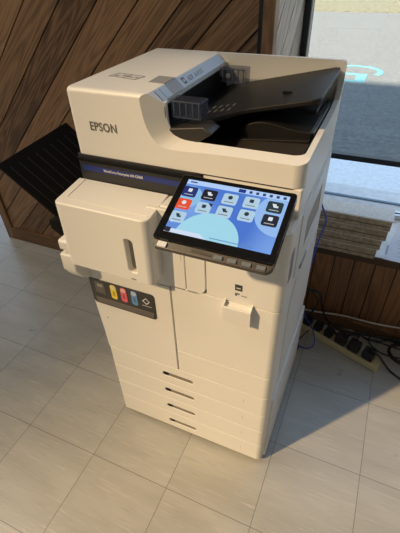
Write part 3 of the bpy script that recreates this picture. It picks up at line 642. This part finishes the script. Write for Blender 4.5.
obj('side_tray_lower', prism([(-0.048, 0.822), (0.06, 0.822), (0.06, 0.735), (0.015, 0.700), (-0.030, 0.735), (-0.050, 0.770)], 'x', -0.046, 0.002), CREAM, P, 0.005, 3)

# ------------------------------------------------------------------ things on the sill
lay = [('topmost of the stacked grey-brown boards on the window sill', 0.583, 0.630, 1.742, 0.975), ('second board from the top of the sill stack', 0.536, 0.582, 1.738, 0.9755),
       ('third board from the top of the sill stack', 0.489, 0.535, 1.727, 0.976), ('bottom board of the stack, resting directly on the sill', 0.4405, 0.488, 1.718, 0.9765)]
for k, (lb, z0, z1, x1, y0) in enumerate(lay):
    t = thing('stacked_board', lb, 'board', (0, 0, 0), 0, 'grey-brown boards stacked on the window sill')
    obj('core', bx(1.235, x1 - 0.004, y0 + 0.001, y0 + 0.090, z0 + 0.0005, z1 - (0.006 if k == 0 else 0.0018)), BOARDW, t, 0.002, 2)
    obj('pale_face', bx(1.233, x1, y0 + (0.0 if k else -0.001), y0 + 0.091, z1 - (0.006 if k == 0 else 0.0018), z1), BOARDT, t, 0.001, 2)
    bm = bmesh.new(); add_box(bm, 1.24, x1 - 0.01, y0 - 0.0005, y0 + 0.003, z0 + 0.018, z0 + 0.0205); obj('ply_line', bm, mat('ply', (0.10, 0.075, 0.05), 0.9), t)
t = thing('paper_sheet', 'bluish white sheet of paper on the sill right of the board stack', 'paper')
obj('sheet', prism([(1.748, 0.994), (2.05, 0.985), (2.06, 1.27), (1.790, 1.275)], 'z', 0.4402, 0.4412), PAPER, t)
bm = bmesh.new(); add_prism(bm, [(1.752, 1.03), (1.760, 1.03), (1.765, 1.10), (1.757, 1.10)], 'z', 0.4412, 0.4417)
for k in range(6): add_prism(bm, [(1.80, 1.03 + k * 0.03), (1.98, 1.025 + k * 0.03), (1.98, 1.0275 + k * 0.03), (1.80, 1.0325 + k * 0.03)], 'z', 0.4412, 0.4416)
obj('print_lines', bm, mat('violet_grey_print', (0.42, 0.42, 0.52), 0.6), t)
t = thing('metal_bracket', 'small silver metal bar lying on the sill behind the paper', 'metal bar')
obj('bar', bx(1.762, 1.90, 1.325, 1.375, 0.4405, 0.462), ALU, t, 0.003, 2)
obj('slot', bx(1.762, 1.90, 1.343, 1.352, 0.4615, 0.463), BLACKM, t)

# ------------------------------------------------------------------ power strip, plugs, cables
A = Vector((1.428, 0.950, 0)); B = Vector((1.843, 0.798, 0)); dv = (B - A).normalized(); ang = math.atan2(dv.y, dv.x); Ls = (B - A).length
ps = thing('power_strip', 'long ivory power strip lying on floor full of black plugs', 'power strip', tuple(A), ang)
obj('strip_body', bx(0, Ls, -0.027, 0.027, 0.001, 0.036), IVORY, ps, 0.004, 2)
obj('end_cap', bx(Ls - 0.004, Ls + 0.004, -0.0285, 0.0285, 0.0005, 0.0375), IVORY, ps, 0.003, 2)
obj('socket_face', bx(0.02, Ls - 0.02, -0.018, 0.018, 0.035, 0.0370), mat('socket', (0.45, 0.38, 0.22), 0.5), ps)
def plug(s, label, path, big=False, r=0.0032, m=RUBBER):
    pos = A + dv * s
    t = thing('power_plug', label, 'plug', (pos.x, pos.y, 0.0375), ang, 'black plugs in the power strip')
    w_, d_, h_ = (0.024, 0.022, 0.046) if big else (0.018, 0.020, 0.036)
    obj('plug_body', bx(-w_, w_, -d_, d_, 0.0, h_), RUBBER, t, 0.004, 2)
    inv = Matrix.Rotation(-ang, 3, 'Z')
    pts = [(0, 0, h_ - 0.006), (0.0, 0.004, h_ + 0.012)] + [tuple(inv @ (Vector(q) - Vector((pos.x, pos.y, 0.0375)))) for q in path]
    obj('cord', add_tube(bmesh.new(), pts, r, 8), m, t)
    return t
F = 0.005
plug(0.035, 'black plug at the left end of the power strip, nearest printer', [(1.44, 0.96, 0.03), (1.40, 0.93, F), (1.38, 0.80, F), (1.34, 0.62, F)])
plug(0.090, 'second black plug from the printer end of the strip', [(1.515, 0.93, 0.09), (1.535, 0.945, 0.16), (1.50, 0.955, 0.21), (1.45, 0.93, 0.24), (1.38, 0.80, 0.26)], r=0.0045)
plug(0.145, 'third black plug from the printer end of the strip', [(1.60, 0.93, 0.05), (1.68, 0.955, 0.012), (1.80, 0.98, F), (2.1, 0.975, F)])
plug(0.200, 'middle black plug with thick cord running to the right', [(1.66, 0.88, 0.055), (1.74, 0.94, 0.03), (1.84, 0.965, 0.03), (1.95, 0.97, 0.03), (2.1, 0.96, 0.01)], r=0.0058)
plug(0.262, 'black adapter in strip just right of the middle plug', [(1.70, 0.87, 0.10), (1.74, 0.90, 0.09), (1.77, 0.93, 0.03), (1.86, 0.95, F), (2.1, 0.93, F)], True)
plug(0.325, 'large black adapter with looping cord, second from right end', [(1.745, 0.84, 0.14), (1.775, 0.87, 0.15), (1.80, 0.90, 0.10), (1.79, 0.93, 0.02), (1.86, 0.89, F), (2.0, 0.90, F)], True)
pl = plug(0.392, 'black adapter with grey label at right end of strip', [(1.80, 0.80, 0.105), (1.84, 0.815, 0.06), (1.90, 0.80, F), (2.0, 0.74, F), (2.1, 0.68, F)], True, 0.0048)
obj('grey_label', bx(-0.012, 0.012, -0.010, 0.012, 0.0445, 0.0458), mat('label_grey', (0.30, 0.30, 0.31), 0.5), pl)
def cable(name, label, pts, r, m, n=10):
    return tag(obj(name, add_tube(bmesh.new(), pts, r, 8, True, n), m), label, 'cable')
cable('network_cable', 'blue network cable hanging down behind the printer side', [(1.40, 0.735, 0.86), (1.47, 0.76, 0.80), (1.498, 0.76, 0.755), (1.515, 0.75, 0.715), (1.502, 0.75, 0.62), (1.488, 0.75, 0.45), (1.484, 0.76, 0.30), (1.50, 0.84, 0.16), (1.545, 0.86, 0.06), (1.565, 0.815, 0.02), (1.53, 0.79, F), (1.44, 0.80, F), (1.36, 0.80, F)], 0.0032, BCABLE)
cable('white_cord', 'thin white cord running along the base of the panelled wall', [(1.30, 0.975, 0.05), (1.42, 0.972, 0.062), (1.55, 0.968, 0.080), (1.66, 0.968, 0.098), (1.80, 0.968, 0.100), (1.95, 0.968, 0.118), (2.2, 0.97, 0.13)], 0.0035, WCABLE)
cable('black_cord', 'thin black cord curling across floor between strip and wall', [(1.40, 0.84, F), (1.47, 0.80, F), (1.55, 0.92, 0.035), (1.62, 0.975, 0.012), (1.72, 0.965, 0.010), (1.82, 0.93, 0.03), (1.93, 0.975, 0.035), (2.1, 0.975, 0.03)], 0.0026, RUBBER)
loop = [(1.955 + 0.075 * math.cos(a), 0.905 + 0.060 * math.sin(a), 0.012 + 0.02 * k / 24) for k, a in enumerate([j * PI / 6 for j in range(25)])]
cable('coiled_cord', 'thick black cord coiled on the floor at the right edge', loop, 0.0055, RUBBER, 4)
cable('printer_power_cord', 'thick black cord dropping from printer back to floor in front of knee wall', [(1.36, 0.80, 0.40), (1.42, 0.93, 0.30), (1.475, 0.96, 0.22), (1.535, 0.965, 0.20), (1.555, 0.965, 0.13), (1.59, 0.968, 0.05), (1.65, 0.965, 0.010), (1.75, 0.955, 0.008)], 0.0048, RUBBER)
cable('thin_cord', 'thin black cord lying across the floor left of the power strip', [(1.33, 0.60, 0.004), (1.42, 0.72, 0.004), (1.50, 0.77, 0.004), (1.47, 0.84, 0.004), (1.38, 0.88, 0.004)], 0.0022, RUBBER)
